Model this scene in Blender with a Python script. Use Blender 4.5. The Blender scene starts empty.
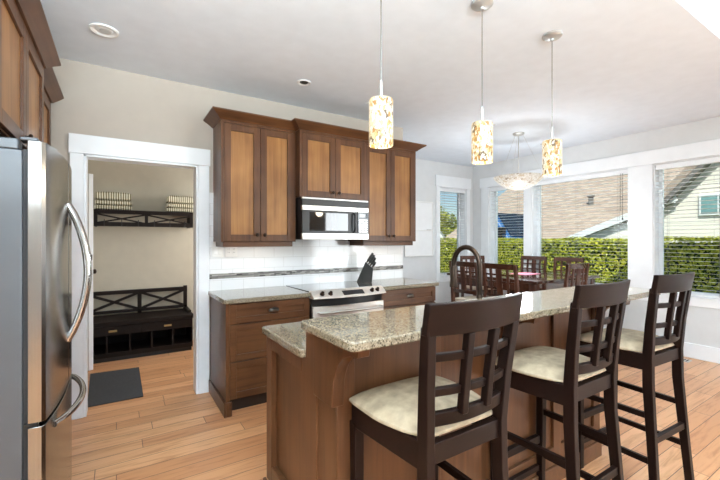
import bpy, bmesh, math, random
from mathutils import Vector, Matrix
random.seed(7)
PI = math.pi
SC = bpy.context.scene
COL = SC.collection

# ------------------------------------------------------------------ camera, sky, sun, area lights, exposure
YAW = math.radians(32.6)
cam = bpy.data.cameras.new('camera'); cam.sensor_width = 36; cam.lens = 378 / 720 * 36; cam.clip_start = 0.02
camo = bpy.data.objects.new('camera', cam); COL.objects.link(camo)
camo.location = (0, 0, 1.37); camo.rotation_euler = (PI / 2, 0, -YAW)
SC.camera = camo

W = bpy.data.worlds.new('world'); SC.world = W; W.use_nodes = True
nt = W.node_tree; nt.nodes.clear()
wo = nt.nodes.new('ShaderNodeOutputWorld'); bg = nt.nodes.new('ShaderNodeBackground'); sk = nt.nodes.new('ShaderNodeTexSky')
sk.sky_type = 'NISHITA'; sk.sun_disc = False; sk.sun_elevation = math.radians(55); sk.sun_rotation = math.radians(235)
sk.air_density = 1.0; sk.dust_density = 0.6; sk.ozone_density = 1.5
bg.inputs['Strength'].default_value = 0.066
nt.links.new(sk.outputs[0], bg.inputs[0]); nt.links.new(bg.outputs[0], wo.inputs[0])

def lamp(name, kind, loc, energy, color=(1, 1, 1), **kw):
    l = bpy.data.lights.new(name, kind); l.energy = energy; l.color = color
    for k, v in kw.items(): setattr(l, k, v)
    o = bpy.data.objects.new(name, l); COL.objects.link(o); o.location = loc
    return o
sun = lamp('sun', 'SUN', (-10, 0, 20), 3.6, (1, .95, .86), angle=math.radians(.6))
sun.rotation_euler = Vector((.50, .35, -.79)).to_track_quat('-Z', 'Y').to_euler()
# added fill lamp at the unseen living-room glazing behind the camera
a = lamp('living_room_fill', 'AREA', (2.2, -4.35, 1.75), 22, (.95, .98, 1), shape='RECTANGLE', size=5.6, size_y=2.9)
a.rotation_euler = Vector((0, 1, .12)).to_track_quat('-Z', 'Y').to_euler()
# main fill: unseen added lamp bounced off the high living-room ceiling
a = lamp('bounce_fill', 'AREA', (-.1, -1.3, 1.9), 350, (.77, .92, 1), shape='RECTANGLE', size=1.6, size_y=2.0)
a.rotation_euler = Vector((-.15, .12, 1)).to_track_quat('-Z', 'Y').to_euler()
# added lamp out of view above the wide windows, strengthening the sky light
a = lamp('garden_sky_fill', 'AREA', (6.9, 2.6, 3.3), 35, (.82, .95, 1), shape='RECTANGLE', size=4.6, size_y=1.3)
a.rotation_euler = Vector((-1, 0, -.62)).to_track_quat('-Z', 'Y').to_euler()
# added fill beam outside the living-room side window, aimed at the left cabinets
a = lamp('side_window_fill', 'AREA', (5.95, -2.65, 1.5), 55, (.90, .96, 1), shape='RECTANGLE', size=2.5, size_y=1.9, spread=math.radians(110))
a.rotation_euler = Vector((-.79, .61, .02)).to_track_quat('-Z', 'Y').to_euler()
a = lamp('mudroom_fill', 'AREA', (1.57, 4.7, 1.45), 14, (1, .98, .95), shape='RECTANGLE', size=1.0, size_y=1.4)  # added lamp inside the mudroom to brighten it; no window here
a.rotation_euler = Vector((-1, 0, 0)).to_track_quat('-Z', 'Y').to_euler()
VS = SC.view_settings
SC.display_settings.display_device = 'sRGB'
VS.view_transform = 'Standard'; VS.look = 'None'; VS.gamma = 1; VS.use_curve_mapping = False
VS.exposure = 0.92

# ------------------------------------------------------------------ materials
def lin(c):
    f = lambda v: v / 12.92 if v <= .04045 else ((v + .055) / 1.055) ** 2.4
    return tuple(f(v / 255) for v in c[:3]) + (1,)
def newmat(name):
    m = bpy.data.materials.new(name); m.use_nodes = True
    n = m.node_tree; b = n.nodes['Principled BSDF']
    return m, n, b
def N(n, t, **kw):
    x = n.nodes.new(t)
    for k, v in kw.items():
        if k in x.inputs.keys(): x.inputs[k].default_value = v
        else: setattr(x, k, v)
    return x
def coords(n, scale=(1, 1, 1), rot=(0, 0, 0)):
    tc = N(n, 'ShaderNodeTexCoord'); mp = N(n, 'ShaderNodeMapping')
    mp.inputs['Scale'].default_value = scale; mp.inputs['Rotation'].default_value = rot
    n.links.new(tc.outputs['Object'], mp.inputs['Vector'])
    return mp.outputs['Vector']
def ramp(n, src, stops, interp='LINEAR'):
    r = N(n, 'ShaderNodeValToRGB'); cr = r.color_ramp; cr.interpolation = interp
    while len(cr.elements) < len(stops): cr.elements.new(.5)
    for e, (p, c) in zip(cr.elements, stops): e.position = p; e.color = lin(c)
    n.links.new(src, r.inputs[0])
    return r.outputs[0]
def bump(n, b, src, strength=.1, dist=.005):
    bp = N(n, 'ShaderNodeBump'); bp.inputs['Strength'].default_value = strength; bp.inputs['Distance'].default_value = dist
    n.links.new(src, bp.inputs['Height']); n.links.new(bp.outputs[0], b.inputs['Normal'])
def plain(name, c, rough=.5, metal=0, var=.06, scale=8, spec=.5, coat=0, bmp=0):
    m, n, b = newmat(name)
    no = N(n, 'ShaderNodeTexNoise', Scale=scale, Detail=3.0); n.links.new(coords(n), no.inputs['Vector'])
    n.links.new(ramp(n, no.outputs[0], [(.3, [v * (1 - var) for v in c]), (.7, [min(255, v * (1 + var)) for v in c])]), b.inputs['Base Color'])
    b.inputs['Roughness'].default_value = rough; b.inputs['Metallic'].default_value = metal
    b.inputs['Specular IOR Level'].default_value = spec; b.inputs['Coat Weight'].default_value = coat
    if bmp: bump(n, b, no.outputs[0], bmp)
    return m
def wood(name, c1, c2, axis='Z', rough=.34, fine=26, spec=.35, coat=0):
    m, n, b = newmat(name)
    s = {'X': (1.2, fine, fine), 'Y': (fine, 1.2, fine), 'Z': (fine, fine, 1.2)}[axis]
    no = N(n, 'ShaderNodeTexNoise', Scale=1.0, Detail=6.0, Roughness=.6, Distortion=.6); n.links.new(coords(n, s), no.inputs['Vector'])
    n2 = N(n, 'ShaderNodeTexNoise', Scale=3.0, Detail=2.0); n.links.new(coords(n), n2.inputs['Vector'])
    mx = N(n, 'ShaderNodeMath', operation='ADD'); n.links.new(no.outputs[0], mx.inputs[0]); n.links.new(n2.outputs[0], mx.inputs[1])
    hf = N(n, 'ShaderNodeMath', operation='MULTIPLY'); n.links.new(mx.outputs[0], hf.inputs[0]); hf.inputs[1].default_value = .5
    n.links.new(ramp(n, hf.outputs[0], [(.36, c1), (.64, c2)]), b.inputs['Base Color'])
    b.inputs['Roughness'].default_value = rough; b.inputs['Specular IOR Level'].default_value = spec
    bump(n, b, no.outputs[0], .06, .002)
    b.inputs['Coat Weight'].default_value = coat; b.inputs['Coat Roughness'].default_value = .05
    return m
def granite(name):
    m, n, b = newmat(name); v = coords(n)
    n1 = N(n, 'ShaderNodeTexNoise', Scale=130.0, Detail=5.0, Roughness=.75); n.links.new(v, n1.inputs['Vector'])
    vo = N(n, 'ShaderNodeTexVoronoi', Scale=260.0); n.links.new(v, vo.inputs['Vector'])
    base = ramp(n, n1.outputs[0], [(.28, (62, 58, 52)), (.42, (112, 101, 83)), (.54, (146, 133, 112)), (.68, (174, 163, 144))])
    sp = ramp(n, vo.outputs['Color'], [(.0, (255, 255, 255)), (.74, (255, 255, 255)), (.8, (70, 62, 56))])
    mx = N(n, 'ShaderNodeMix', data_type='RGBA', blend_type='MULTIPLY'); mx.inputs[0].default_value = .8
    n.links.new(base, mx.inputs[6]); n.links.new(sp, mx.inputs[7]); n.links.new(mx.outputs[2], b.inputs['Base Color'])
    b.inputs['Roughness'].default_value = .09; b.inputs['Coat Weight'].default_value = .3; b.inputs['Coat Roughness'].default_value = .04
    return m
def floor_mat():
    m, n, b = newmat('hickory_planks'); v = coords(n)
    br = N(n, 'ShaderNodeTexBrick', Scale=1.0)
    br.inputs['Brick Width'].default_value = 1.05; br.inputs['Row Height'].default_value = .125
    br.inputs['Mortar Size'].default_value = .0022; br.inputs['Mortar Smooth'].default_value = .3; br.inputs['Bias'].default_value = 0
    br.inputs['Color1'].default_value = lin((200, 143, 100)); br.inputs['Color2'].default_value = lin((226, 176, 132)); br.inputs['Mortar'].default_value = lin((96, 64, 42))
    br.offset = 0
    sx = N(n, 'ShaderNodeSeparateXYZ'); n.links.new(v, sx.inputs[0])
    rw = N(n, 'ShaderNodeMath', operation='DIVIDE'); n.links.new(sx.outputs[1], rw.inputs[0]); rw.inputs[1].default_value = .125
    fl = N(n, 'ShaderNodeMath', operation='FLOOR'); n.links.new(rw.outputs[0], fl.inputs[0])
    wn = N(n, 'ShaderNodeTexWhiteNoise', noise_dimensions='1D'); n.links.new(fl.outputs[0], wn.inputs['W'])
    ml = N(n, 'ShaderNodeMath', operation='MULTIPLY_ADD'); n.links.new(wn.outputs['Value'], ml.inputs[0]); ml.inputs[1].default_value = 3.7; n.links.new(sx.outputs[0], ml.inputs[2])
    cb = N(n, 'ShaderNodeCombineXYZ'); n.links.new(ml.outputs[0], cb.inputs[0]); n.links.new(sx.outputs[1], cb.inputs[1])
    n.links.new(cb.outputs[0], br.inputs['Vector'])
    no = N(n, 'ShaderNodeTexNoise', Scale=1.0, Detail=6.0, Roughness=.62, Distortion=1.2); n.links.new(coords(n, (2.2, 26, 1)), no.inputs['Vector'])
    g = ramp(n, no.outputs[0], [(.34, (220, 204, 190)), (.52, (255, 252, 248)), (.8, (255, 255, 255))])
    mx = N(n, 'ShaderNodeMix', data_type='RGBA', blend_type='MULTIPLY'); mx.inputs[0].default_value = .9
    n.links.new(br.outputs['Color'], mx.inputs[6]); n.links.new(g, mx.inputs[7]); n.links.new(mx.outputs[2], b.inputs['Base Color'])
    b.inputs['Roughness'].default_value = .3; b.inputs['Specular IOR Level'].default_value = .45
    bp = N(n, 'ShaderNodeBump'); bp.inputs['Strength'].default_value = .35; bp.inputs['Distance'].default_value = .002; bp.invert = True
    n.links.new(br.outputs['Fac'], bp.inputs['Height']); n.links.new(bp.outputs[0], b.inputs['Normal'])
    return m
def brick_xz(name, w, h, mort, c1, c2, cm, rough, offset=.5, bs=.4, swap=False):
    m, n, b = newmat(name); v = coords(n)
    sx = N(n, 'ShaderNodeSeparateXYZ'); cx = N(n, 'ShaderNodeCombineXYZ'); n.links.new(v, sx.inputs[0])
    n.links.new(sx.outputs[1 if swap else 0], cx.inputs[0]); n.links.new(sx.outputs[2], cx.inputs[1])
    br = N(n, 'ShaderNodeTexBrick', offset=offset, Scale=1.0)
    for k, val in (('Brick Width', w), ('Row Height', h), ('Mortar Size', mort), ('Mortar Smooth', .2), ('Bias', 0.0)): br.inputs[k].default_value = val
    for k, c in (('Color1', c1), ('Color2', c2), ('Mortar', cm)): br.inputs[k].default_value = lin(c)
    n.links.new(cx.outputs[0], br.inputs['Vector']); n.links.new(br.outputs['Color'], b.inputs['Base Color'])
    b.inputs['Roughness'].default_value = rough
    bp = N(n, 'ShaderNodeBump'); bp.inputs['Strength'].default_value = bs; bp.inputs['Distance'].default_value = .003; bp.invert = True
    n.links.new(br.outputs['Fac'], bp.inputs['Height']); n.links.new(bp.outputs[0], b.inputs['Normal'])
    return m
def steel(name, c=(178, 178, 180), rough=.26, axis='Z'):
    m, n, b = newmat(name)
    s = {'X': (1, 220, 220), 'Z': (220, 220, 1)}[axis]
    no = N(n, 'ShaderNodeTexNoise', Scale=1.0, Detail=2.0); n.links.new(coords(n, s), no.inputs['Vector'])
    n.links.new(ramp(n, no.outputs[0], [(.3, [v * .95 for v in c]), (.7, c)]), b.inputs['Base Color'])
    b.inputs['Metallic'].default_value = 1; b.inputs['Roughness'].default_value = rough
    return m
def emit_mat(name, c, s):
    m, n, b = newmat(name); b.inputs['Base Color'].default_value = lin(c)
    b.inputs['Emission Color'].default_value = lin(c); b.inputs['Emission Strength'].default_value = s
    return m
def shell_mat(name, scale, strength, pale=False):
    # fused shell and resin chips around a lit lamp: the chips glow by their own tint
    m, n, b = newmat(name); v = coords(n, (1, 1, .6))
    ds = N(n, 'ShaderNodeTexNoise', Scale=scale * .8, Detail=2.0); n.links.new(v, ds.inputs['Vector'])
    mxv = N(n, 'ShaderNodeMix', data_type='RGBA', blend_type='ADD'); mxv.inputs[0].default_value = .03
    n.links.new(v, mxv.inputs[6]); n.links.new(ds.outputs['Color'], mxv.inputs[7])
    vo = N(n, 'ShaderNodeTexVoronoi', Scale=scale); n.links.new(mxv.outputs[2], vo.inputs['Vector'])
    sep = N(n, 'ShaderNodeSeparateColor'); n.links.new(vo.outputs['Color'], sep.inputs[0])
    if pale: st = [(0, (255, 250, 240)), (.5, (246, 238, 226)), (.72, (226, 206, 178)), (.84, (238, 226, 214)), (.93, (178, 160, 142))]
    else: st = [(0, (255, 246, 222)), (.3, (250, 226, 176)), (.46, (228, 190, 120)), (.58, (255, 250, 238)), (.74, (200, 150, 80)), (.84, (246, 228, 190)), (.92, (128, 104, 72))]
    c0 = ramp(n, sep.outputs[0], st, 'CONSTANT')
    ve = N(n, 'ShaderNodeTexVoronoi', Scale=scale, feature='DISTANCE_TO_EDGE'); n.links.new(mxv.outputs[2], ve.inputs['Vector'])
    sm = ramp(n, ve.outputs['Distance'], [(0, (176, 156, 124)), (.07, (255, 255, 255))])
    mm = N(n, 'ShaderNodeMix', data_type='RGBA', blend_type='MULTIPLY'); mm.inputs[0].default_value = .75
    n.links.new(c0, mm.inputs[6]); n.links.new(sm, mm.inputs[7]); c = mm.outputs[2]
    dk = N(n, 'ShaderNodeMix', data_type='RGBA', blend_type='MULTIPLY'); dk.inputs[0].default_value = 1; dk.inputs[7].default_value = (.3, .3, .3, 1)
    n.links.new(c, dk.inputs[6]); n.links.new(dk.outputs[2], b.inputs['Base Color']); n.links.new(c, b.inputs['Emission Color'])
    b.inputs['Emission Strength'].default_value = strength; b.inputs['Roughness'].default_value = .3
    return m
def glass_mat(name, tint=(245, 250, 250)):
    m, n, b = newmat(name); n.nodes.remove(b)
    out = n.nodes['Material Output']; tr = N(n, 'ShaderNodeBsdfTransparent'); gl = N(n, 'ShaderNodeBsdfGlossy'); mx = N(n, 'ShaderNodeMixShader'); fr = N(n, 'ShaderNodeFresnel', IOR=1.12)
    tr.inputs[0].default_value = lin(tint); gl.inputs['Roughness'].default_value = .02
    n.links.new(fr.outputs[0], mx.inputs[0]); n.links.new(tr.outputs[0], mx.inputs[1]); n.links.new(gl.outputs[0], mx.inputs[2]); n.links.new(mx.outputs[0], out.inputs[0])
    return m
def stripe_mat():
    m, n, b = newmat('striped_weave')
    wv = N(n, 'ShaderNodeTexWave', Scale=13.0, Distortion=.8); wv.bands_direction = 'X'; n.links.new(coords(n), wv.inputs['Vector'])
    n.links.new(ramp(n, wv.outputs[0], [(.3, (110, 100, 62)), (.5, (214, 206, 180)), (1, (236, 230, 212))]), b.inputs['Base Color'])
    b.inputs['Roughness'].default_value = .9
    return m
def leaf_mat(name, stops, rough=.45):
    m, n, b = newmat(name); no = N(n, 'ShaderNodeTexNoise', Scale=9.0, Detail=4.0); n.links.new(coords(n), no.inputs['Vector'])
    n.links.new(ramp(n, no.outputs[0], stops), b.inputs['Base Color']); b.inputs['Roughness'].default_value = rough
    return m

M = {}
M['white'] = plain('white_trim_paint', (234, 237, 240), .38, var=.01)
M['ceil'] = plain('ceiling_paint', (228, 235, 243), .9, var=.01)
M['beige'] = plain('warm_beige_paint', (184, 175, 164), .85, var=.01)
M['grey'] = plain('pale_grey_paint', (214, 216, 217), .85, var=.01)
M['taupe'] = plain('taupe_paint', (196, 188, 170), .88, var=.015)
M['floor'] = floor_mat()
M['tile'] = brick_xz('white_subway_tile', .2, .1, .0022, (236, 237, 238), (232, 233, 234), (212, 212, 211), .08, bs=.2)
M['mosaic'] = brick_xz('glass_mosaic_strip', .055, .0117, .0012, (52, 50, 50), (176, 172, 166), (120, 118, 114), .15, .33)
M['cab'] = wood('stained_maple', (72, 44, 27), (108, 71, 44))
M['cab_x'] = wood('stained_maple_across', (72, 44, 27), (108, 71, 44), 'X')
M['cab_y'] = wood('stained_maple_endwise', (72, 44, 27), (108, 71, 44), 'Y')
M['panel'] = wood('stained_maple_panel_lit', (124, 82, 45), (170, 121, 70))  # same maple lightened: light on the upper doors painted into the colour
M['panel_x'] = wood('stained_maple_panel_across', (72, 44, 27), (108, 71, 44), 'X')
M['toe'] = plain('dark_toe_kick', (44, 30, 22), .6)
M['esp'] = wood('espresso_wood', (19, 11, 9), (34, 21, 17), 'Z', .36, spec=.12)
M['esp_x'] = wood('espresso_wood_across', (19, 11, 9), (34, 21, 17), 'X', .36, spec=.12)
M['mud'] = wood('black_brown_wood', (22, 15, 12), (34, 24, 20), 'X', .55, spec=.2)
M['cherry'] = wood('dark_cherry_wood', (60, 34, 25), (90, 55, 40), 'Z', .28)
M['cherry_x'] = wood('dark_cherry_wood_across', (56, 33, 26), (84, 53, 41), 'X', .1, coat=.8)
M['granite'] = granite('speckled_granite')
M['steel'] = steel('brushed_steel'); M['steel_x'] = steel('brushed_steel_across', (200, 198, 194), axis='X', rough=.36)
M['steel_door'] = steel('polished_steel_door', (160, 159, 158), .2)
M['steel_side'] = plain('grey_fridge_side', (94, 97, 101), .4, .4, var=.02)
M['range'] = plain('warm_range_steel', (222, 214, 205), .32, .45, var=.01)
M['pewter'] = plain('pewter', (128, 126, 122), .28, .9, var=.03)
M['chrome'] = plain('chrome', (200, 200, 200), .12, 1, var=.01)
M['nickel'] = plain('satin_nickel', (196, 195, 192), .35, .6, var=.02)
M['bronze'] = plain('oil_rubbed_bronze', (66, 54, 46), .3, .85, var=.1)
M['knob'] = plain('dark_knob', (50, 36, 28), .3, .8)
M['brass'] = plain('pale_brass', (198, 172, 118), .3, .9)
M['black'] = plain('black_plastic', (22, 22, 23), .35)
M['gasket'] = plain('dark_gasket', (38, 38, 40), .6)
M['bglass'] = plain('black_glass', (14, 14, 16), .04, var=.02, coat=.6)
M['display'] = plain('display_glass', (36, 38, 42), .1)
M['fabric'] = plain('damask_fabric', (164, 147, 122), .75, var=.12, scale=22, bmp=.15)
M['cushion'] = plain('pale_seat_fabric', (206, 194, 176), .8, var=.06)
M['mat'] = plain('charcoal_mat', (58, 58, 60), .95, var=.2, scale=160, bmp=.3)
M['slat'] = plain('white_blind_slat', (240, 240, 240), .45, var=.01)
M['cord'] = plain('grey_cord', (120, 118, 114), .8)
M['glass'] = glass_mat('window_glass')
M['shell'] = shell_mat('shell_mosaic_glow', 82, .42)
M['bowl'] = shell_mat('shell_bowl_glow', 42, .26, True)
M['bulb'] = emit_mat('warm_bulb', (255, 226, 180), 6)
M['plate'] = plain('white_plate_plastic', (236, 236, 234), .35, var=.01)
M['board'] = plain('white_board', (236, 237, 238), .3, var=.01)
M['pink'] = plain('pink_placemat', (206, 132, 150), .8, var=.06)
M['stripe'] = stripe_mat()
M['hedge_core'] = plain('hedge_twigs', (44, 58, 20), .9, var=.3, scale=12)
M['leaf'] = leaf_mat('hedge_leaf', [(.3, (96, 108, 18)), (.5, (150, 156, 30)), (.72, (204, 196, 54))])
M['tree'] = leaf_mat('tree_leaf', [(.3, (96, 122, 46)), (.55, (160, 160, 54)), (.75, (198, 184, 66))])
M['bark'] = plain('bark', (84, 70, 56), .9, var=.2)
M['grass'] = plain('lawn', (104, 128, 62), .9, var=.2, scale=3)
M['shingle'] = brick_xz('brown_shingles', .3, .09, .004, (160, 142, 128), (186, 168, 152), (118, 102, 92), .9, bs=.5, swap=True)
M['siding'] = brick_xz('cream_lap_siding', 6, .16, .006, (238, 231, 218), (240, 234, 222), (204, 197, 184), .7, bs=.5, swap=True)
M['fascia'] = plain('white_fascia', (240, 240, 238), .5, var=.01)
M['soffit'] = plain('grey_soffit', (120, 116, 112), .8)
M['teal'] = plain('teal_glass', (120, 158, 158), .1)
M['blue'] = plain('blue_van_paint', (70, 120, 178), .25, var=.03, coat=.5)
M['cream_car'] = plain('white_car_paint', (232, 232, 230), .25, var=.02, coat=.5)
M['carglass'] = plain('car_glass', (40, 52, 66), .06)
M['tyre'] = plain('tyre', (26, 26, 26), .8)

# ------------------------------------------------------------------ mesh builder
class B:
    def __init__(s): s.bm = bmesh.new()
    def _add(s, vs, fs):
        v = [s.bm.verts.new(p) for p in vs]
        for f in fs:
            try: s.bm.faces.new([v[i] for i in f])
            except ValueError: pass
        return s
    def box(s, x0, x1, y0, y1, z0, z1):
        return s._add([(x0, y0, z0), (x1, y0, z0), (x1, y1, z0), (x0, y1, z0), (x0, y0, z1), (x1, y0, z1), (x1, y1, z1), (x0, y1, z1)],
                      [(3, 2, 1, 0), (4, 5, 6, 7), (0, 1, 5, 4), (1, 2, 6, 5), (2, 3, 7, 6), (3, 0, 4, 7)])
    def prism(s, poly, axis, a, b):
        """polygon in the two other axes (in x,y,z order) extruded along axis from a to b"""
        def P(p, t): return {'X': (t, p[0], p[1]), 'Y': (p[0], t, p[1]), 'Z': (p[0], p[1], t)}[axis]
        n = len(poly)
        return s._add([P(p, a) for p in poly] + [P(p, b) for p in poly],
                      [tuple(range(n))[::-1], tuple(range(n, 2 * n))] + [(i, (i + 1) % n, n + (i + 1) % n, n + i) for i in range(n)])
    def loft(s, rings, cap=True, closed=True):
        n = len(rings[0]); vs = [p for r in rings for p in r]; fs = []
        for k in range(len(rings) - 1):
            for i in range(n if closed else n - 1):
                j = (i + 1) % n
                fs.append((k * n + i, k * n + j, (k + 1) * n + j, (k + 1) * n + i))
        if cap: fs += [tuple(range(n))[::-1], tuple(range((len(rings) - 1) * n, len(rings) * n))]
        return s._add(vs, fs)
    def tube(s, pts, r, n=10, flat=1.0):
        pts = [Vector(p) for p in pts]; rings = []
        up = Vector((0, 0, 1))
        t0 = (pts[1] - pts[0]).normalized()
        if abs(t0.dot(up)) > .95: up = Vector((0, 1, 0))
        for i, p in enumerate(pts):
            t = (pts[min(i + 1, len(pts) - 1)] - pts[max(i - 1, 0)]).normalized()
            sd = t.cross(up)
            if sd.length < 1e-4: sd = Vector((1, 0, 0))
            sd.normalize(); u2 = sd.cross(t).normalized(); up = u2
            rr = r[i] if isinstance(r, (list, tuple)) else r
            rings.append([p + sd * rr * math.cos(2 * PI * k / n) + u2 * rr * flat * math.sin(2 * PI * k / n) for k in range(n)])
        return s.loft(rings)
    def bar(s, pts, w, d, side=Vector((1, 0, 0))):
        """rectangular bar along pts; w along 'side', d across"""
        pts = [Vector(p) for p in pts]; rings = []
        for i, p in enumerate(pts):
            t = (pts[min(i + 1, len(pts) - 1)] - pts[max(i - 1, 0)]).normalized()
            sd = (side - t * side.dot(t)).normalized(); q = t.cross(sd).normalized()
            ww = w[i] if isinstance(w, (list, tuple)) else w
            dd = d[i] if isinstance(d, (list, tuple)) else d
            rings.append([p + sd * a * ww / 2 + q * b * dd / 2 for a, b in ((-1, -1), (1, -1), (1, 1), (-1, 1))])
        return s.loft(rings)
    def lathe(s, prof, c=(0, 0, 0), n=24, axis='Z'):
        c = Vector(c); rings = []
        for r, h in prof:
            ring = []
            for k in range(n):
                a = 2 * PI * k / n; x, y = r * math.cos(a), r * math.sin(a)
                ring.append(c + Vector({'Z': (x, y, h), 'Y': (x, h, y), 'X': (h, x, y)}[axis]))
            rings.append(ring)
        return s.loft(rings)
    def obj(s, name, mat, parent=None, bevel=0, seg=2, sub=0, loc=None):
        bmesh.ops.recalc_face_normals(s.bm, faces=s.bm.faces)
        me = bpy.data.meshes.new(name); s.bm.to_mesh(me); s.bm.free()
        for p in me.polygons: p.use_smooth = True
        me.set_sharp_from_angle(angle=math.radians(38))
        me.materials.append(mat if not isinstance(mat, str) else M[mat])
        o = bpy.data.objects.new(name, me); COL.objects.link(o)
        if parent is not None: o.parent = parent
        if loc is not None: o.location = loc
        if bevel:
            md = o.modifiers.new('bevel', 'BEVEL'); md.width = bevel; md.segments = seg; md.limit_method = 'ANGLE'; md.angle_limit = math.radians(40); md.harden_normals = False
        if sub:
            md = o.modifiers.new('sub', 'SUBSURF'); md.levels = sub; md.render_levels = sub
        return o
def thing(name, label, cat, loc=(0, 0, 0), rotz=0, group=None):
    o = bpy.data.objects.new(name, None); COL.objects.link(o); o.empty_display_size = .1
    o.location = loc; o.rotation_euler = (0, 0, rotz); o['label'] = label; o['category'] = cat
    if group: o['group'] = group
    return o
def tag(o, label, cat, group=None, kind=None):
    o['label'] = label; o['category'] = cat
    if group: o['group'] = group
    if kind: o['kind'] = kind
    return o
def struct(o, label=None, cat=None):
    o['kind'] = 'structure'
    if label: o['label'] = label
    if cat: o['category'] = cat
    return o
def dup(root, loc, rotz, label, group=None):
    r = root.copy(); COL.objects.link(r); r.location = loc; r.rotation_euler = (0, 0, rotz); r['label'] = label
    if group: r['group'] = group
    def rec(src, dst):
        for ch in list(src.children):
            c = ch.copy(); COL.objects.link(c); c.parent = dst; rec(ch, c)
    rec(root, r)
    return r

# ------------------------------------------------------------------ the setting
CZ = 2.743
YB = 3.62      # kitchen back wall
YD = 4.85      # dining back wall
XR = 5.62      # window wall
struct(B().box(-1.3, 5.8, -4.2, 5.8, -.12, 0).obj('floor', 'floor'), 'warm hickory plank floor running through kitchen and dining room', 'floor')
struct(B().box(-1.3, 5.95, .85, 5.8, CZ, 2.98).obj('ceiling', 'ceil'), 'flat white ceiling over kitchen and dining room', 'ceiling')
struct(B().box(-1.3, 5.95, -4.2, .85, 3.3, 3.42).box(-1.3, 5.95, .85, .95, 2.98, 3.42).obj('ceiling_raised', 'ceil'), 'raised white ceiling beside the kitchen ceiling edge', 'ceiling')
struct(B().prism([(-4.4, 3.43), (1.0, 3.43), (1.0, 3.0), (3.3, 3.0), (.8, 4.95)], 'X', -1.3, 6.1).box(-1.4, 6.05, .96, 5.9, 2.985, 2.99).obj('roof', 'shingle'))
# kitchen back wall with doorway
DX0, DX1, DH = -.225, .60, 2.035
struct(B().box(-1.05, DX0, YB, YB + .12, 0, CZ).box(DX1, 2.94, YB, YB + .12, 0, CZ).box(DX0, DX1, YB, YB + .12, DH, CZ).obj('wall_back', 'beige'), 'beige kitchen wall with a doorway', 'wall')
struct(B().box(2.82, 2.94, YB + .12, YD, 0, CZ).obj('wall_return', 'grey'))
# dining back wall with window opening
DW = (4.76, 5.44, .72, 2.31)
struct(B().box(2.82, DW[0], YD, YD + .2, 0, CZ).box(DW[1], 5.82, YD, YD + .2, 0, CZ).box(DW[0], DW[1], YD, YD + .2, 0, DW[2]).box(DW[0], DW[1], YD, YD + .2, DW[3], CZ).obj('wall_dining', 'grey'), 'pale grey dining wall with a narrow window', 'wall')
# window wall: three openings
WY = [(3.78, 4.48), (2.27, 3.64), (.78, 2.0)]
WB, WT = .70, 2.315
b = B()
ys = [-1.3, .78, 2.0, 2.27, 3.64, 3.78, 4.48, YD]
b.box(XR, XR + .2, -4.2, -4.05, 0, CZ).box(XR, XR + .2, -4.05, -1.3, 0, .1).box(XR, XR + .2, -4.05, -1.3, 2.45, CZ)
for i in range(0, 8, 2): b.box(XR, XR + .2, ys[i], ys[i + 1], 0, CZ)
for y0, y1 in WY: b.box(XR, XR + .2, y0, y1, 0, WB).box(XR, XR + .2, y0, y1, WT, CZ)
b.box(XR, XR + .2, -4.2, .85, CZ, 3.3)

struct(b.obj('wall_right', 'grey'), 'pale grey wall with three wide windows', 'wall')
struct(B().box(-1.17, -1.05, -4.2, YB + .12, 0, 3.3).obj('wall_left', 'beige'))
struct(B().box(-1.17, -.4, -4.3, -4.2, 0, 3.3).box(4.9, 5.82, -4.3, -4.2, 0, 3.3).box(-.4, 4.9, -4.3, -4.2, 0, .12).box(-.4, 4.9, -4.3, -4.2, 2.95, 3.3).obj('wall_front', 'beige'))
b = B()
for x in (-.4, .92, 2.22, 3.54, 4.84): b.box(x, x + .06, -4.28, -4.22, .12, 2.95)
struct(b.obj('window_5', 'white'))
b = B()
for y in (-4.05, -3.15, -2.24, -1.36): b.box(XR + .06, XR + .12, y, y + .06, .1, 2.45)
b.box(XR + .06, XR + .12, -4.05, -1.3, 1.0, 1.05)
struct(b.obj('window_6', 'white'))
# mudroom
struct(B().box(-.75, 1.7, 5.62, 5.74, 0, CZ).obj('wall_mudroom_back', 'taupe'), 'taupe mudroom wall behind the bench', 'wall')
struct(B().box(-.75, -.63, YB + .12, 5.62, 0, CZ).obj('wall_mudroom_left', 'taupe'))
struct(B().box(1.6, 1.72, YB + .12, 5.62, 0, CZ).obj('wall_mudroom_right', 'taupe'))
# doorway casing and jamb
b = B()
b.box(-.31, DX0, YB - .02, YB, 0, DH).box(DX1, .692, YB - .02, YB, 0, DH)
b.box(-.318, .70, YB - .026, YB, DH, 2.182)
b.box(DX0, DX0 + .018, YB - .012, YB + .135, 0, DH).box(DX1 - .018, DX1, YB - .012, YB + .135, 0, DH).box(DX0, DX1, YB - .012, YB + .135, DH - .018, DH)
struct(b.obj('trim_1', 'white', bevel=.003), 'white doorway casing between fridge and cabinets', 'casing')
# dining window casing
b = B()
b.box(4.67, DW[0], YD - .02, YD, .64, DW[3]).box(DW[1], 5.53, YD - .02, YD, .64, DW[3]).box(4.655, 5.545, YD - .028, YD, DW[3], 2.505).box(DW[0], DW[1], YD - .02, YD, .63, DW[2])
for x in (DW[0], DW[1] - .012): b.box(x, x + .012, YD, YD + .18, DW[2], DW[3])
b.box(DW[0], DW[1], YD, YD + .18, DW[2], DW[2] + .012).box(DW[0], DW[1], YD, YD + .18, DW[3] - .012, DW[3])
struct(b.obj('trim_2', 'white', bevel=.003), 'white casing of the narrow dining window', 'casing')
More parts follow.
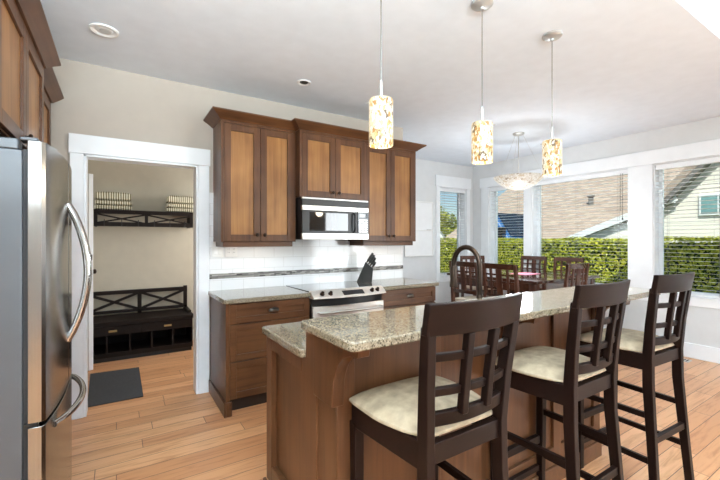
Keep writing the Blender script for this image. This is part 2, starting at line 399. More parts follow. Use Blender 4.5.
# window wall casing: one header across all three
b = B()
b.box(XR - .028, XR, .55, 4.665, WT, 2.49)
for y0, y1 in ((4.48, 4.64), (3.64, 3.78), (2.0, 2.27), (.6, .78)): b.box(XR - .02, XR, y0, y1, .605, WT)
for y0, y1 in WY:
    b.box(XR - .02, XR, y0, y1, .605, WB)
    for y in (y0, y1 - .012): b.box(XR, XR + .18, y, y + .012, WB, WT)
    b.box(XR - .03, XR + .18, y0, y1, WB, WB + .014).box(XR, XR + .18, y0, y1, WT - .012, WT)
struct(b.obj('trim_3', 'white', bevel=.003), 'white casing and header around the three wide windows', 'casing')
# baseboards
def baseboard(name, *boxes):
    b = B()
    for bx in boxes: b.box(*bx)
    return struct(b.obj(name, 'white', bevel=.004))
baseboard('baseboard_right', (XR - .016, XR, -4.2, YD, 0, .17))
baseboard('baseboard_dining', (2.94, XR, YD - .016, YD, 0, .17))
baseboard('baseboard_mudroom', (-.63, 1.6, 5.604, 5.62, 0, .14), (-.63, -.614, YB + .12, 5.6, 0, .14))
# backsplash
struct(B().box(.695, 2.935, YB - .008, YB, .90, 1.015).box(.695, 2.935, YB - .008, YB, 1.062, 1.80).obj('wall_tile', 'tile'), 'white subway tile backsplash behind the range', 'tile')
struct(B().box(.695, 2.935, YB - .009, YB, 1.015, 1.062).obj('trim_4', 'mosaic'), 'dark mosaic strip across the white tile', 'tile')

# windows and blinds
def window(name, lab, axis, u0, u1, z0, z1, pos, bl_label, wand):
    """axis 'X': pane lies in a plane of constant x=pos, u is y; 'Y' the other way round"""
    def bx(b, a0, a1, d0, d1, c0, c1):
        return b.box(d0, d1, a0, a1, c0, c1) if axis == 'X' else b.box(a0, a1, d0, d1, c0, c1)
    fr = B(); g = pos + .13
    for a0, a1, c0, c1 in ((u0 + .012, u0 + .05, z0, z1), (u1 - .05, u1 - .012, z0, z1), (u0 + .05, u1 - .05, z0 + .012, z0 + .055), (u0 + .05, u1 - .05, z1 - .055, z1 - .012)):
        bx(fr, a0, a1, g, g + .05, c0, c1)
    f = struct(fr.obj(name, 'white', bevel=.003), lab, 'window')
    bx(B(), u0 + .045, u1 - .045, g + .02, g + .026, z0 + .05, z1 - .05).obj('pane', 'glass', f)
    # blind
    base = (pos + .045, (u0 + u1) / 2, z0) if axis == 'X' else ((u0 + u1) / 2, pos + .045, z0)
    t = thing('window_blind', bl_label, 'blind', base, 0, 'horizontal blinds in the windows')
    h = (u1 - u0) / 2 - .016; H = z1 - z0
    def lb(b, a0, a1, d0, d1, c0, c1): return b.box(d0, d1, a0, a1, c0, c1) if axis == 'X' else b.box(a0, a1, d0, d1, c0, c1)
    lb(B(), -h, h, -.03, .03, H - .075, H - .013).obj('headrail', 'white', t, .003)
    s = B(); z = .05
    while z < H - .085:
        sl_ = [(-.021, z + .0015), (.021, z - .0015), (.021, z), (-.021, z + .003)]
        if axis == 'X': s.prism([(p, q) for p, q in sl_], 'Y', -h, h)
        else: s.prism([(p, q) for p, q in sl_], 'X', -h, h)
        z += .0465
    s.obj('slats', 'slat', t)
    lb(B(), -h, h, -.026, .026, .018, .036).obj('bottom_rail', 'slat', t, .003)
    c = B(); n = 2 if h < .45 else 3
    for k in range(n):
        a = -h + .12 + (2 * h - .24) * k / (n - 1)
        for d in (-.026, .026): lb(c, a - .0012, a + .0012, d - .0008, d + .0008, .03, H - .07)
    c.obj('ladder_cord', 'cord', t)
    if wand is not None:
        w = B(); zz = H - .075 - .6
        lb(w, wand * (h - .06) - .002, wand * (h - .06) + .002, -.036, -.032, zz, H - .06)
        lb(w, wand * (h - .06) + .02, wand * (h - .06) + .024, -.036, -.032, zz + .12, H - .06)
        w.obj('pull_cord', 'gasket', t)
        q = B()
        q.lathe([(.003, .03), (.007, .02), (.009, 0), (.004, -.004)], (-.034, wand * (h - .06), zz) if axis == 'X' else (wand * (h - .06), -.034, zz), 10)
        q.obj('cord_tassel', 'black', t)
window('window_1', 'narrow window nearest the dining corner on the right wall', 'X', *WY[0], WB, WT, XR, 'narrow white blind over the window beside the room corner on the right wall', None)
window('window_2', 'widest window in the middle of the right wall', 'X', *WY[1], WB, WT, XR, 'widest white blind over the middle window of the right wall', -1)
window('window_3', 'right-hand window looking onto the cream house', 'X', *WY[2], WB, WT, XR, 'white blind over the right-hand window facing the cream gable', -1)
window('window_4', 'narrow window in the pale grey dining wall', 'Y', DW[0], DW[1], DW[2], DW[3], YD, 'white blind in the narrow window of the dining wall left of the corner', None)

# ------------------------------------------------------------------ cabinets
def door(parent, x0, x1, z0, z1, y, knob=None, fr=.06, th=.02, mat='cab', pmat='panel', name='door', pull=None):
    """shaker door in the plane y (front face), facing -Y; frame with recessed panel"""
    b = B()
    b.box(x0, x0 + fr, y, y + th, z0, z1).box(x1 - fr, x1, y, y + th, z0, z1).box(x0 + fr, x1 - fr, y, y + th, z0, z0 + fr).box(x0 + fr, x1 - fr, y, y + th, z1 - fr, z1)
    d = b.obj(name, mat, parent, .002)
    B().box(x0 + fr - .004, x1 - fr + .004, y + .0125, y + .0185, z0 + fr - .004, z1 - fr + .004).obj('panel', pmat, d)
    if knob:
        B().lathe([(.006, 0), (.006, -.012), (.014, -.017), (.016, -.024), (.011, -.03), (0.001, -.031)], (knob[0], y, knob[1]), 16, 'Y').obj('knob', 'knob', d)
    if pull:
        px, pz = pull; pb = B(); rings = []
        for k in range(9):
            a = PI * k / 8
            rings.append([(px - .045 * math.cos(a), y, pz + .002), (px - .045 * math.cos(a), y - .001, pz + .012 + .018 * math.sin(a)),
                          (px - .04 * math.cos(a), y - .024 * math.sin(a) - .001, pz + .006 + .010 * math.sin(a)), (px - .04 * math.cos(a), y - .024 * math.sin(a) - .001, pz - .004 + .003 * math.sin(a))])
        pb.loft(rings, closed=False, cap=False)
        o_ = pb.obj('cup_pull', 'pewter', d)
        md = o_.modifiers.new('thick', 'SOLIDIFY'); md.thickness = .003
    return d
def crown(parent, x0, x1, y0, y1, z0, z1, pr, left=True, right=True, mat='cab_x'):
    """cove-like crown wrapped round front (y0) and open ends"""
    prof = [(0, 0), (.12, .0), (.2, .12), (.5, .42), (.9, .74), (.96, .8), (1, .84), (1, 1), (0, 1)]
    b = B(); rings_f = []
    for o, h in prof:
        d = pr * o; z = z0 + (z1 - z0) * h
        xl = x0 - (d if left else 0); xr = x1 + (d if right else 0)
        rings_f.append([(xl, y1, z), (xl, y0 - d, z), (xr, y0 - d, z), (xr, y1, z)])
    b.loft(rings_f, cap=True, closed=True)
    return b.obj('crown_moulding', mat, parent)
def wall_cab(label, x0, x1, y0, z0, z1, kn, rail, frl=.012, ends=(True, True)):
    t = thing('wall_cabinet', label, 'cabinet', ((x0 + x1) / 2, YB, z0), 0, 'wall cabinets around the microwave')
    c = -(x0 + x1) / 2; w = x1 - x0; h = w / 2; H = z1 - z0; yf = y0 - YB
    B().box(-h, h, yf + .02, -.002, 0, H).obj('body', 'cab', t, .0015)
    g = .0015; m = .022
    B().box(-h, -h + m, yf + .004, yf + .02, 0, H).box(h - m, h, yf + .004, yf + .02, 0, H).box(-h + m, h - m, yf + .004, yf + .02, H - .03, H).obj('face_frame', 'cab', t, .001)
    for s in (-1, 1):
        xa, xb = (-h + m + .001, -g) if s < 0 else (g, h - m - .001)
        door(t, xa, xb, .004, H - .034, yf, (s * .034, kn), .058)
    crown(t, -h, h, yf, -.002, H - .01, 2.452 - z0, .085, *ends)
    if rail:
        B().box(-h + .02, h - .02, yf + .03, yf + .05, -.045, 0).box(-h + .02, -h + .04, yf + .05, -.01, -.045, 0).box(h - .04, h - .02, yf + .05, -.01, -.045, 0).obj('light_rail', 'cab_x', t, .002)
    return t
YF = 3.30
wall_cab('two-door wall cabinet with stepped crown left of the microwave', .728, 1.398, YF, 1.355, 2.395, .06, True, ends=(True, False))
wall_cab('short deeper wall cabinet directly above the microwave', 1.402, 2.148, 3.215, 1.77, 2.395, .055, False)
wall_cab('two-door wall cabinet right of the microwave', 2.152, 2.87, YF, 1.355, 2.395, .06, True, ends=(False, True))

# microwave
t = thing('microwave', 'steel and black microwave under the short wall cabinet', 'microwave', (1.775, 3.4, 1.375))
yf = 3.185 - 3.4
t.scale = (.975, 1, .95)
B().box(-.372, .372, yf + .03, .21, 0, .41).obj('body', 'black', t, .003)
v = B().box(-.372, .372, yf, yf + .03, .335, .395); v.obj('vent_panel', 'black', t, .002)
v = B()
for k in range(14): v.box(-.35 + k * .05, -.31 + k * .05, yf - .003, yf, .398, .406)
v.box(-.372, .372, yf + .004, yf + .03, .396, .41).obj('vent_grille', 'steel_x', t)
d = B().box(-.372, .235, yf - .004, yf + .03, .285, .333).box(-.372, .372, yf - .004, yf + .03, .0, .062).box(.237, .372, yf - .004, yf + .03, .285, .333).obj('steel_trim', 'steel_x', t, .002)
d = B().box(-.372, .235, yf - .002, yf + .03, .063, .284).obj('door', 'black', t, .002)
B().box(-.30, .125, yf - .006, yf, .085, .268).obj('door_window', 'bglass', d, .004)
h = B().tube([(.19, yf, .27), (.19, yf - .03, .255), (.19, yf - .034, .17), (.19, yf - .03, .09), (.19, yf, .075)], .009, 10).obj('handle', 'black', d)
cp = B().box(.24, .372, yf - .004, yf + .03, .063, .284).obj('control_panel', 'display', t, .002)
kb = B()
for r in range(6):
    for c in range(3): kb.box(.256 + c * .036, .284 + c * .036, yf - .007, yf - .003, .075 + r * .024, .091 + r * .024)
kb.obj('keypad', 'steel_x', cp)
B().box(.256, .356, yf - .0065, yf - .003, .232, .270).obj('clock_display', 'bglass', cp)

# base cabinets
CT = .91
def base_cab(label, x0, x1, end, drawers, doors, group):
    t = thing('base_cabinet', label, 'cabinet', ((x0 + x1) / 2, YB, 0), 0, group)
    h = (x1 - x0) / 2; yf = 3.02 - YB
    B().box(-h, h, yf + .02, -.012, .115, .872).obj('body', 'cab', t, .0015)
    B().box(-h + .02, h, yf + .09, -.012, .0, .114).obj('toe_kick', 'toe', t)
    e0 = -h + (.018 if end else .0)
    if end:
        B().box(-h, -h + .03, yf, yf + .02, .0, .872).obj('end_stile', 'cab', t, .001)
        B().box(-h - .014, -h, yf - .014, -.012, 0, .112).box(-h, -h + .045, yf - .014, yf, 0, .112).obj('base_moulding', 'cab_y', t, .004)
        e0 = -h + .032
    for z0, z1, p in drawers:
        door(t, e0, h - .003, z0, z1, yf, None, .05, .02, 'cab_x', 'panel_x', 'drawer', (0 if not end else .03, (z0 + z1) / 2 - .006) if p else None)
    for xa, xb, k in doors:
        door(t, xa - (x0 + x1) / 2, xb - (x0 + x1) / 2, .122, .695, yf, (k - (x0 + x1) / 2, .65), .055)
    return t
base_cab('three-drawer base cabinet beside the doorway casing', .70, 1.411, True, [(.712, .866, 1), (.418, .704, 1), (.124, .41, 1)], [], 'base cabinets along the back wall')
base_cab('base cabinet with top drawer right of the range', 2.187, 2.91, False, [(.712, .866, 1)], [(2.19, 2.545, 2.51), (2.551, 2.907, 2.585)], 'base cabinets along the back wall')
tag(B().box(1.09, 1.36, 3.106, 3.109, .02, .1).obj('toe_kick_vent', 'black'), 'black vent grille set in the toe kick of the drawer cabinet', 'vent')
tag(B().box(.68, 1.415, 3.0, YB - .009, .873, CT).obj('countertop', 'granite', bevel=.006), 'granite countertop left of the range beside the doorway', 'countertop', 'granite countertops')
tag(B().box(2.183, 2.94, 3.0, YB - .009, .873, CT).obj('countertop', 'granite', bevel=.006), 'granite countertop right of the range under the knife block', 'countertop', 'granite countertops')

# range
t = thing('kitchen_range', 'slide-in steel electric range with black glass cooktop', 'range', (1.799, 3.3, 0))
B().box(-.378, .378, -.29, .30, .05, .885).obj('body', 'black', t, .002)
B().box(-.378, .378, -.26, .305, .886, .915).obj('cooktop', 'bglass', t, .003)
cp = B(); cp_poly = lambda k: None
rings = []
for i in range(13):
    x = -.386 + .772 * i / 12; bow = .05 * (1 - (x / .386) ** 2)
    rings.append([(x, -.255, .922), (x, -.29 - bow, .918), (x, -.355 - bow, .868), (x, -.355 - bow, .858), (x, -.255, .858)])
panel = cp.loft(rings).obj('control_panel', 'range', t, .002)
kn = Vector((0, -.61, .79)).normalized()
for x in (-.30, -.225, .215, .285):
    bow = .05 * (1 - (x / .386) ** 2); c = Vector((x, -.322 - bow, .8945))
    k = B(); k.lathe([(.021, 0), (.021, .006), (.016, .008), (.014, .026), (.001, .027)], n=18); bmesh.ops.transform(k.bm, matrix=Matrix.Translation(c) @ Vector((0, 0, 1)).rotation_difference(kn).to_matrix().to_4x4(), verts=k.bm.verts)
    k.obj('knob', 'knob', panel)
k = B(); k.box(-.105, .115, -.028, .026, 0, .003); bmesh.ops.transform(k.bm, matrix=Matrix.Translation(Vector((0, -.366, .8952))) @ Vector((0, 0, 1)).rotation_difference(kn).to_matrix().to_4x4(), verts=k.bm.verts)
k.obj('clock_display', 'bglass', panel)
B().prism([(-.378, -.29), (-.34, -.32), (-.2, -.355), (0, -.37), (.2, -.355), (.34, -.32), (.378, -.29)], 'Z', .79, .857).obj('vent_band', 'black', t, .002)
d = B().box(-.376, .376, -.325, -.292, .26, .785).obj('oven_door', 'range', t, .004)
B().box(-.25, .25, -.328, -.323, .38, .66).obj('oven_window', 'bglass', d, .003)
B().tube([(-.33, -.325, .735), (-.33, -.37, .735), (-.28, -.383, .735), (0, -.388, .735), (.28, -.383, .735), (.33, -.37, .735), (.33, -.325, .735)], .012, 12).obj('oven_handle', 'steel_x', d)
B().box(-.376, .376, -.32, -.292, .06, .25).obj('storage_drawer', 'range', t, .004)

# knife block and knives
kb0 = (2.275, 3.46, CT); KR = math.radians(-32)
t = thing('knife_block', 'black slanted knife block right of the range', 'knife block', kb0, KR)
B().prism([(-.09, 0), (.075, 0), (.09, .150), (.008, .222)], 'Y', -.05, .05).obj('block', 'black', t, .004)
kd = Vector((.56, 0, .83)).normalized(); kt = Vector((.082, 0, -.072))
rotm = Matrix.Rotation(KR, 3, 'Z')
names = ['rear tall', 'front tall', 'rear long', 'front long', 'rear middle', 'front middle', 'rear short', 'front short']
for k in range(8):
    row, side = k // 2, k % 2
    pl = Vector((.008, 0, .222)) + kt * (.14 + .24 * row) + Vector((0, .024 if side == 0 else -.024, 0)) + kd * .0015
    ln = (.125, .12, .105, .07)[row] - .01 * side
    r = thing('kitchen_knife', names[k] + ' black-handled knife in the knife block', 'knife', Vector(kb0) + rotm @ pl, KR, 'knives in the black block')
    B().bar([kd * 0, kd * .021], .006, .016, Vector((0, 1, 0))).obj('bolster', 'chrome', r)
    B().bar([kd * .02, kd * (ln * .6), kd * ln], .019, [.022, .026, .023], Vector((0, 1, 0))).obj('handle', 'black', r, .003)

for x, e in ((1.06, .42), (2.5, .42)):
    l_ = lamp('under_cabinet_light', 'AREA', (x, 3.44, 1.352), e, (1, .95, .88), shape='RECTANGLE', size=.5, size_y=.04)
# wall plates
t = thing('switch_plate', 'white switch plate on the tile beside the doorway', 'switch', (.765, YB - .0085, 1.27))
B().box(-.05, .05, -.007, 0, -.058, .058).obj('plate', 'plate', t, .002)
for x in (-.022, .022): B().box(x - .014, x + .014, -.009, -.005, -.032, .032).obj('rocker', 'plate', t, .002)
t = thing('outlet_plate', 'white outlet plate right of the switch plate on the tile', 'outlet', (.885, YB - .0085, 1.27))
B().box(-.055, .055, -.007, 0, -.058, .058).obj('plate', 'plate', t, .002)
for x in (-.024, .024):
    rc = B().box(x - .016, x + .016, -.0075, -.005, -.034, .034).obj('receptacle', 'plate', t, .002)
    s = B()
    for z in (-.016, .016):
        for q in (-.006, .006): s.box(x + q - .001, x + q + .001, -.0079, -.0074, z - .005, z + .005)
    s.obj('slots', 'black', rc)

# ------------------------------------------------------------------ fridge and its cabinets
FY0, FY1 = 1.90, 2.81; FM = (FY0 + FY1) / 2
def fx(y, pr=0): 
    return -.207 - .032 * abs((y - FM) / (FY1 - FM)) ** 2.2 + pr
t = thing('refrigerator', 'tall stainless steel french-door refrigerator left of the doorway', 'refrigerator', (-.65, FM, 0))
ox, oy = .65, -FM
B().box(-1.03 + ox, -.309 + ox, FY0 + .012 + oy, FY1 - .012 + oy, .02, 1.715).obj('cabinet', 'steel_side', t, .004)
B().box(-.309 + ox, -.293 + ox, FY0 + .022 + oy, FY1 - .022 + oy, .05, 1.72).obj('gasket', 'gasket', t)
B().box(-1.03 + ox, -.36 + ox, FY0 + .05 + oy, FY1 - .05 + oy, 0, .022).obj('plinth', 'gasket', t)
def fdoor(name, ya, yb, z0, z1):
    rings = []
    pts = [(-.292, ya)] + [(fx(ya) - .012 + .012 * k / 2, ya + .010 * k / 2) for k in range(3)] + [(fx(ya + (yb - ya) * k / 10), ya + (yb - ya) * k / 10) for k in range(1, 10)] + [(fx(yb) - .006 * k, yb - .006 * (2 - k)) for k in range(3)] + [(-.292, yb)]
    return B().prism([(x + ox, y + oy) for x, y in pts], 'Z', z0, z1).obj(name, 'steel_door', t, .002)
dl = fdoor('door', FY0, FM - .003, .665, 1.752); dr = fdoor('door', FM + .003, FY1, .665, 1.752); dz = fdoor('freezer_drawer', FY0, FY1, .085, .648)
for dd, y in ((dl, FM - .035), (dr, FM + .035)):
    pts = []
    for k in range(17):
        q = k / 16; pts.append((fx(y) - .004 + .082 * math.sin(PI * q) ** .8 + ox, y + oy, -.0 + .88 + .665 * q))
    B().tube(pts, .014, 12, 1.15).obj('door_handle', 'chrome', dd)
pts = []
for k in range(17):
    q = k / 16; y = FY0 + .12 + (FY1 - FY0 - .24) * q
    pts.append((fx(y) - .004 + .06 * math.sin(PI * q) ** .7 + ox, y + oy, .6))
B().tube(pts, .014, 12).obj('drawer_handle', 'chrome', dz)
for y in (FY0 + .05, FY1 - .05):
    B().box(-.56 + ox, -.32 + ox, y - .035 + oy, y + .035 + oy, 1.716, 1.758).box(-.32 + ox, -.262 + ox, y - .035 + oy, y + .035 + oy, 1.7525, 1.768).obj('hinge_cover', 'steel_side', t, .006)
B().box(-.306 + ox, -.262 + ox, FY0 + .006 + oy, FY0 + .04 + oy, .650, .663).obj('centre_hinge', 'black', t, .002)

def left_cab(label, y0, y1, xf, z0, z1, doors, group):
    """cabinet on the left wall, built facing -Y and turned to face +X"""
    w = y1 - y0
    t = thing('tall_cabinet' if z0 < 1 else 'bridge_cabinet', label, 'cabinet', (-1.05, (y0 + y1) / 2, z0), PI / 2, group)
    h = w / 2; H = z1 - z0; yf = -(xf + 1.05)
    B().box(-h, h, yf + .02, -.002, 0, H).obj('body', 'cab', t, .0015)
    B().box(-h, -h + .02, yf + .004, yf + .02, 0, H).box(h - .02, h, yf + .004, yf + .02, 0, H).box(-h + .02, h - .02, yf + .004, yf + .02, H - .03, H).obj('face_frame', 'cab', t, .001)
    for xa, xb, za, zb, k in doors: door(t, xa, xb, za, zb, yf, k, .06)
    crown(t, -h, h, yf, -.002, H - .01, 2.452 - z0, .07, False, True)
    return t
left_cab('two-door cabinet bridging over the refrigerator', 1.83, 2.88, -.366, 1.80, 2.395, [(-.503, -.0015, .006, .56, (-.035, .05)), (.0015, .503, .006, .56, (.035, .05))], 'cabinets on the left wall')
left_cab('tall narrow cabinet between refrigerator and doorway casing', 2.962, 3.585, -.417, .10, 2.395, [(-.288, .288, 1.5, 2.26, (-.25, .06)), (-.288, .288, .01, 1.49, (-.25, 1.0))], 'cabinets on the left wall')

# ------------------------------------------------------------------ island
IX0, IX1 = .675, 2.59
t = thing('kitchen_island', 'brown stained kitchen island with raised bar wall and corbels', 'island', (1.63, 1.6, 0))
ox, oy = -1.63, -1.6
ib = lambda b, x0, x1, y0, y1, z0, z1: b.box(x0 + ox, x1 + ox, y0 + oy, y1 + oy, z0, z1)
ib(B(), IX0 + .022, IX1, 1.47, 1.96, .1, .872).obj('cabinet_body', 'cab', t)
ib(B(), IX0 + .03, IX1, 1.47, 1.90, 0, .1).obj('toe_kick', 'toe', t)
ib(B(), IX0 + .004, IX1, 1.225, 1.465, 0, 1.034).obj('bar_wall', 'cab', t)
# left end frame and panel
e = B()
for y0, y1, z0, z1 in ((1.90, 1.975, .1, .872), (1.465, 1.52, .1, .872), (1.52, 1.90, .80, .872), (1.52, 1.90, .1, .19)): ib(e, IX0 - .006, IX0 + .022, y0, y1, z0, z1)
e.obj('end_frame', 'cab', t, .002)
ib(B(), IX0 - .01, IX0 + .004, 1.362, 1.465, 0, 1.034).obj('end_post', 'cab', t, .003)
ib(B(), IX0 - .002, IX0 + .004, 1.213, 1.362, 0, 1.034).obj('end_panel', 'cab', t, .001)
ib(ib(B(), IX0 - .024, IX0 - .006, 1.205, 1.985, 0, .1), IX0 - .024, IX1, 1.195, 1.213, 0, .1).obj('base_moulding', 'cab_y', t, .004)
# bar front: stiles, rails
f = B()
for x in (IX0, 1.12, 1.595, 2.07, IX1 - .075): ib(f, x, x + .075, 1.208, 1.225, .1, 1.034)
for a0, a1 in ((IX0 + .075, 1.12), (1.195, 1.595), (1.67, 2.07), (2.145, IX1 - .075)):
    ib(f, a0, a1, 1.208, 1.225, .96, 1.034); ib(f, a0, a1, 1.208, 1.225, .1, .2)
f.obj('bar_front_frame', 'cab', t, .002)
def corbel(x0, x1, back):
    pr = [(back, .76), (1.207, .76), (1.203, .80)]
    for k in range(9):
        a = PI / 2 * k / 8
        pr.append((1.20 - .15 * (1 - math.cos(a)), .82 + .165 * math.sin(a)))
    pr += [(1.035, .985), (1.025, 1.034), (back, 1.034)]
    return B().prism([(y + oy, z) for y, z in pr], 'X', x0 + ox, x1 + ox).obj('corbel', 'cab', t, .003)
corbel(.65, .70, 1.36); corbel(1.61, 1.655, 1.2075); corbel(2.53, 2.575, 1.2075)
for x0, x1 in ((.70, 1.16), (1.166, 1.62), (1.626, 2.08), (2.086, 2.58)):
    d = ib(B(), x0, x1, 1.961, 1.978, .12, .86).obj('door', 'cab', t, .003)
    ib(B(), x1 - .05, x1 - .03, 1.979, 1.995, .74, .76).obj('knob', 'knob', d, .004)
def rrect(x0, x1, y0, y1, r, n=6):
    p = []
    for cx, cy, a in ((x1 - r, y1 - r, 0), (x0 + r, y1 - r, 90), (x0 + r, y0 + r, 180), (x1 - r, y0 + r, 270)):
        for k in range(n + 1):
            q = math.radians(a + 90 * k / n); p.append((cx + r * math.cos(q), cy + r * math.sin(q)))
    return p
tag(B().prism(rrect(.577, 2.80, .95, 1.335, .03), 'Z', 1.035, 1.066).obj('bar_countertop', 'granite', bevel=.006, seg=3), 'raised granite bar top above the stools', 'countertop', 'granite countertops')
tag(B().prism(rrect(.642, 2.63, 1.467, 1.985, .02), 'Z', .873, CT).obj('island_countertop', 'granite', bevel=.006), 'lower granite countertop behind the raised bar', 'countertop', 'granite countertops')
# faucet
t = thing('kitchen_faucet', 'tall bronze gooseneck faucet behind the bar top', 'faucet', (1.84, 1.535, CT))
B().lathe([(.03, 0), (.03, .008), (.022, .014), (.019, .02), (.019, .12), (.016, .13)], n=20).obj('base', 'bronze', t)
pts = [(0, 0, .12), (0, 0, .30)]
for k in range(1, 15):
    a = PI * k / 14; pts.append((0, -0 + .105 - .105 * math.cos(a), .30 + .115 * math.sin(a)))
pts.append((0, .21, .27))
B().tube(pts, .0155, 14).obj('spout', 'bronze', t)
B().lathe([(.017, .29), (.02, .28), (.021, .22), (.026, .17), (.026, .155), (.014, .153)], (0, .21, 0), 18).obj('spray_head', 'bronze', t)
B().tube([(.018, 0, .07), (.05, 0, .075), (.075, 0, .12)], [.009, .008, .006], 10).obj('lever', 'bronze', t)

# ------------------------------------------------------------------ bar stools
def bow(x, h, amt): return -amt * (1 - (x / h) ** 2)
def make_stool(label, loc, rz):
    t = thing('bar_stool', label, 'stool', loc, rz, 'bar stools along the raised bar')
    hw = .213
    # y=0 seat centre, front +y; seat back edge -.18, front +.19
    def post(sgn):
        pts = [(sgn * .198, -.225, 0), (sgn * .182, -.202, .3), (sgn * .169, -.180, .60), (sgn * .168, -.178, .76), (sgn * .178, -.192, .93), (sgn * .193, -.217, 1.12)]
        return B().bar(pts, .033, [.036, .04, .046, .046, .04, .034])
    for sg in (-1, 1): post(sg).obj('rear_leg', 'esp', t, .003)
    for sg in (-1, 1): B().bar([(sg * .186, .172, 0), (sg * .192, .17, .70)], [.034, .04], [.034, .04]).obj('front_leg', 'esp', t, .003)
    a = B()
    a.box(-.2, .2, .163, .186, .685, .77)
    for sg in (-1, 1): a.bar([(sg * .172, -.17, .7275), (sg * .2, .175, .7275)], .024, .085)
    a.box(-.155, .155, -.190, -.166, .70, .762)
    a.obj('seat_frame', 'esp_x', t, .002)
    # cushion
    nx, ny = 10, 10; top = []
    def outline(u, v):  # u,v in -1..1
        y = .0 + v * .195 + .012; hw2 = .178 + .05 * min(1, (v + 1) / .9)
        return u * hw2, y
    c = B(); vs = []; fs = []
    for lay in range(2):
        for j in range(ny + 1):
            for i in range(nx + 1):
                u = -1 + 2 * i / nx; v = -1 + 2 * j / ny
                x, y = outline(u * (1 - .04 * abs(v) ** 6), v * (1 - .04 * abs(u) ** 6))
                if lay == 0: z = .771
                else: z = .783 + .042 * (1 - abs(u) ** 4) ** .7 * (1 - abs(v) ** 4) ** .7
                vs.append((x, y, z))
    K = (nx + 1) * (ny + 1)
    for j in range(ny):
        for i in range(nx):
            q = j * (nx + 1) + i
            fs.append((q, q + nx + 1, q + nx + 2, q + 1)); fs.append((K + q, K + q + 1, K + q + nx + 2, K + q + nx + 1))
    bd = [i for i in range(nx + 1)] + [j * (nx + 1) + nx for j in range(1, ny + 1)] + [ny * (nx + 1) + i for i in range(nx - 1, -1, -1)] + [j * (nx + 1) for j in range(ny - 1, 0, -1)]
    for k in range(len(bd)):
        p, q = bd[k], bd[(k + 1) % len(bd)]; fs.append((p, q, K + q, K + p))
    # notch the back corners round the rear posts
    for k, (x, y, z) in enumerate(vs):
        if y < -.14 and abs(x) > .145: vs[k] = (x * .80, y, z)
    c._add(vs, fs); c.obj('cushion', 'fabric', t, sub=1)
    # curved top rail
    def crail(z0, z1, y0, y1, th, h, amt, name, mat='esp_x', par=t):
        r = []
        for k in range(13):
            x = -h + 2 * h * k / 12; o = bow(x, h, amt)
            r.append([(x, y0 + o, z0), (x, y1 + o, z1), (x, y1 + o - th, z1), (x, y0 + o - th, z0)])
        return B().loft(r).obj(name, mat, par, .003)
    crail(1.098, 1.192, -.204, -.220, .024, .212, .038, 'top_rail')
    crail(.815, .858, -.172, -.176, .022, .156, .022, 'lower_back_rail')
    crail(1.015, 1.040, -.192, -.195, .02, .175, .030, 'cross_slat')
    crail(.908, .934, -.180, -.183, .02, .164, .026, 'cross_slat')
    for x in (-.054, .054):
        o = bow(x, .18, .026)
        B().bar([(x, -.184 + o - .008, .845), (x, -.194 + o - .010, .96), (x * 1.06, -.213 + o - .010, 1.098)], .026, .026).obj('upright_slat', 'esp', t, .003)
    # stretchers: two per side, two in front, one behind
    for sg in (-1, 1):
        for z in (.22, .45): B().bar([(sg * (.186 if z < .3 else .176), -.19, z), (sg * .189, .17, z)], .02, .03).obj('side_stretcher', 'esp_x', t, .002)
    B().box(-.165, .165, .162, .188, .285, .325).obj('footrest', 'esp_x', t, .003)
    B().box(-.165, .165, .166, .186, .135, .165).obj('front_stretcher', 'esp_x', t, .002)
    B().box(-.178, .178, -.212, -.19, .31, .345).obj('rear_stretcher', 'esp_x', t, .002)
    return t
st = make_stool('espresso bar stool nearest the camera at the left end of the bar', (.937, 1.018, 0), 0)
dup(st, (1.735, 1.022, 0), 0, 'middle espresso bar stool between the near and far stools')
dup(st, (2.52, 1.025, 0), math.radians(-3), 'far right espresso bar stool at the end of the bar')

# ------------------------------------------------------------------ dining set
t = thing('dining_table', 'square counter-height dark cherry dining table by the windows', 'table', (4.505, 3.085, 0))
hx, hy = .685, .665
B().box(-hx, hx, -hy, hy, .885, .92).obj('tabletop', 'cherry_x', t, .006)
B().box(-hx + .05, hx - .05, -hy + .05, -hy + .075, .79, .884).box(-hx + .05, hx - .05, hy - .075, hy - .05, .79, .884).box(-hx + .05, -hx + .075, -hy + .075, hy - .075, .79, .884).box(hx - .075, hx - .05, -hy + .075, hy - .075, .79, .884).obj('apron', 'cherry_x', t, .002)
for sx in (-1, 1):
    for sy in (-1, 1):
        x, y = sx * (hx - .08), sy * (hy - .08)
        B().bar([(x, y, 0), (x, y, .884)], [.065, .08], [.065, .08]).obj('leg', 'cherry', t, .004)
tag(B().prism(rrect(-.17, .17, -.12, .12, .02), 'Z', 0, .004).obj('placemat', 'pink', loc=(4.55, 3.05, .9205)), 'pink placemat lying on the dark dining table', 'placemat')
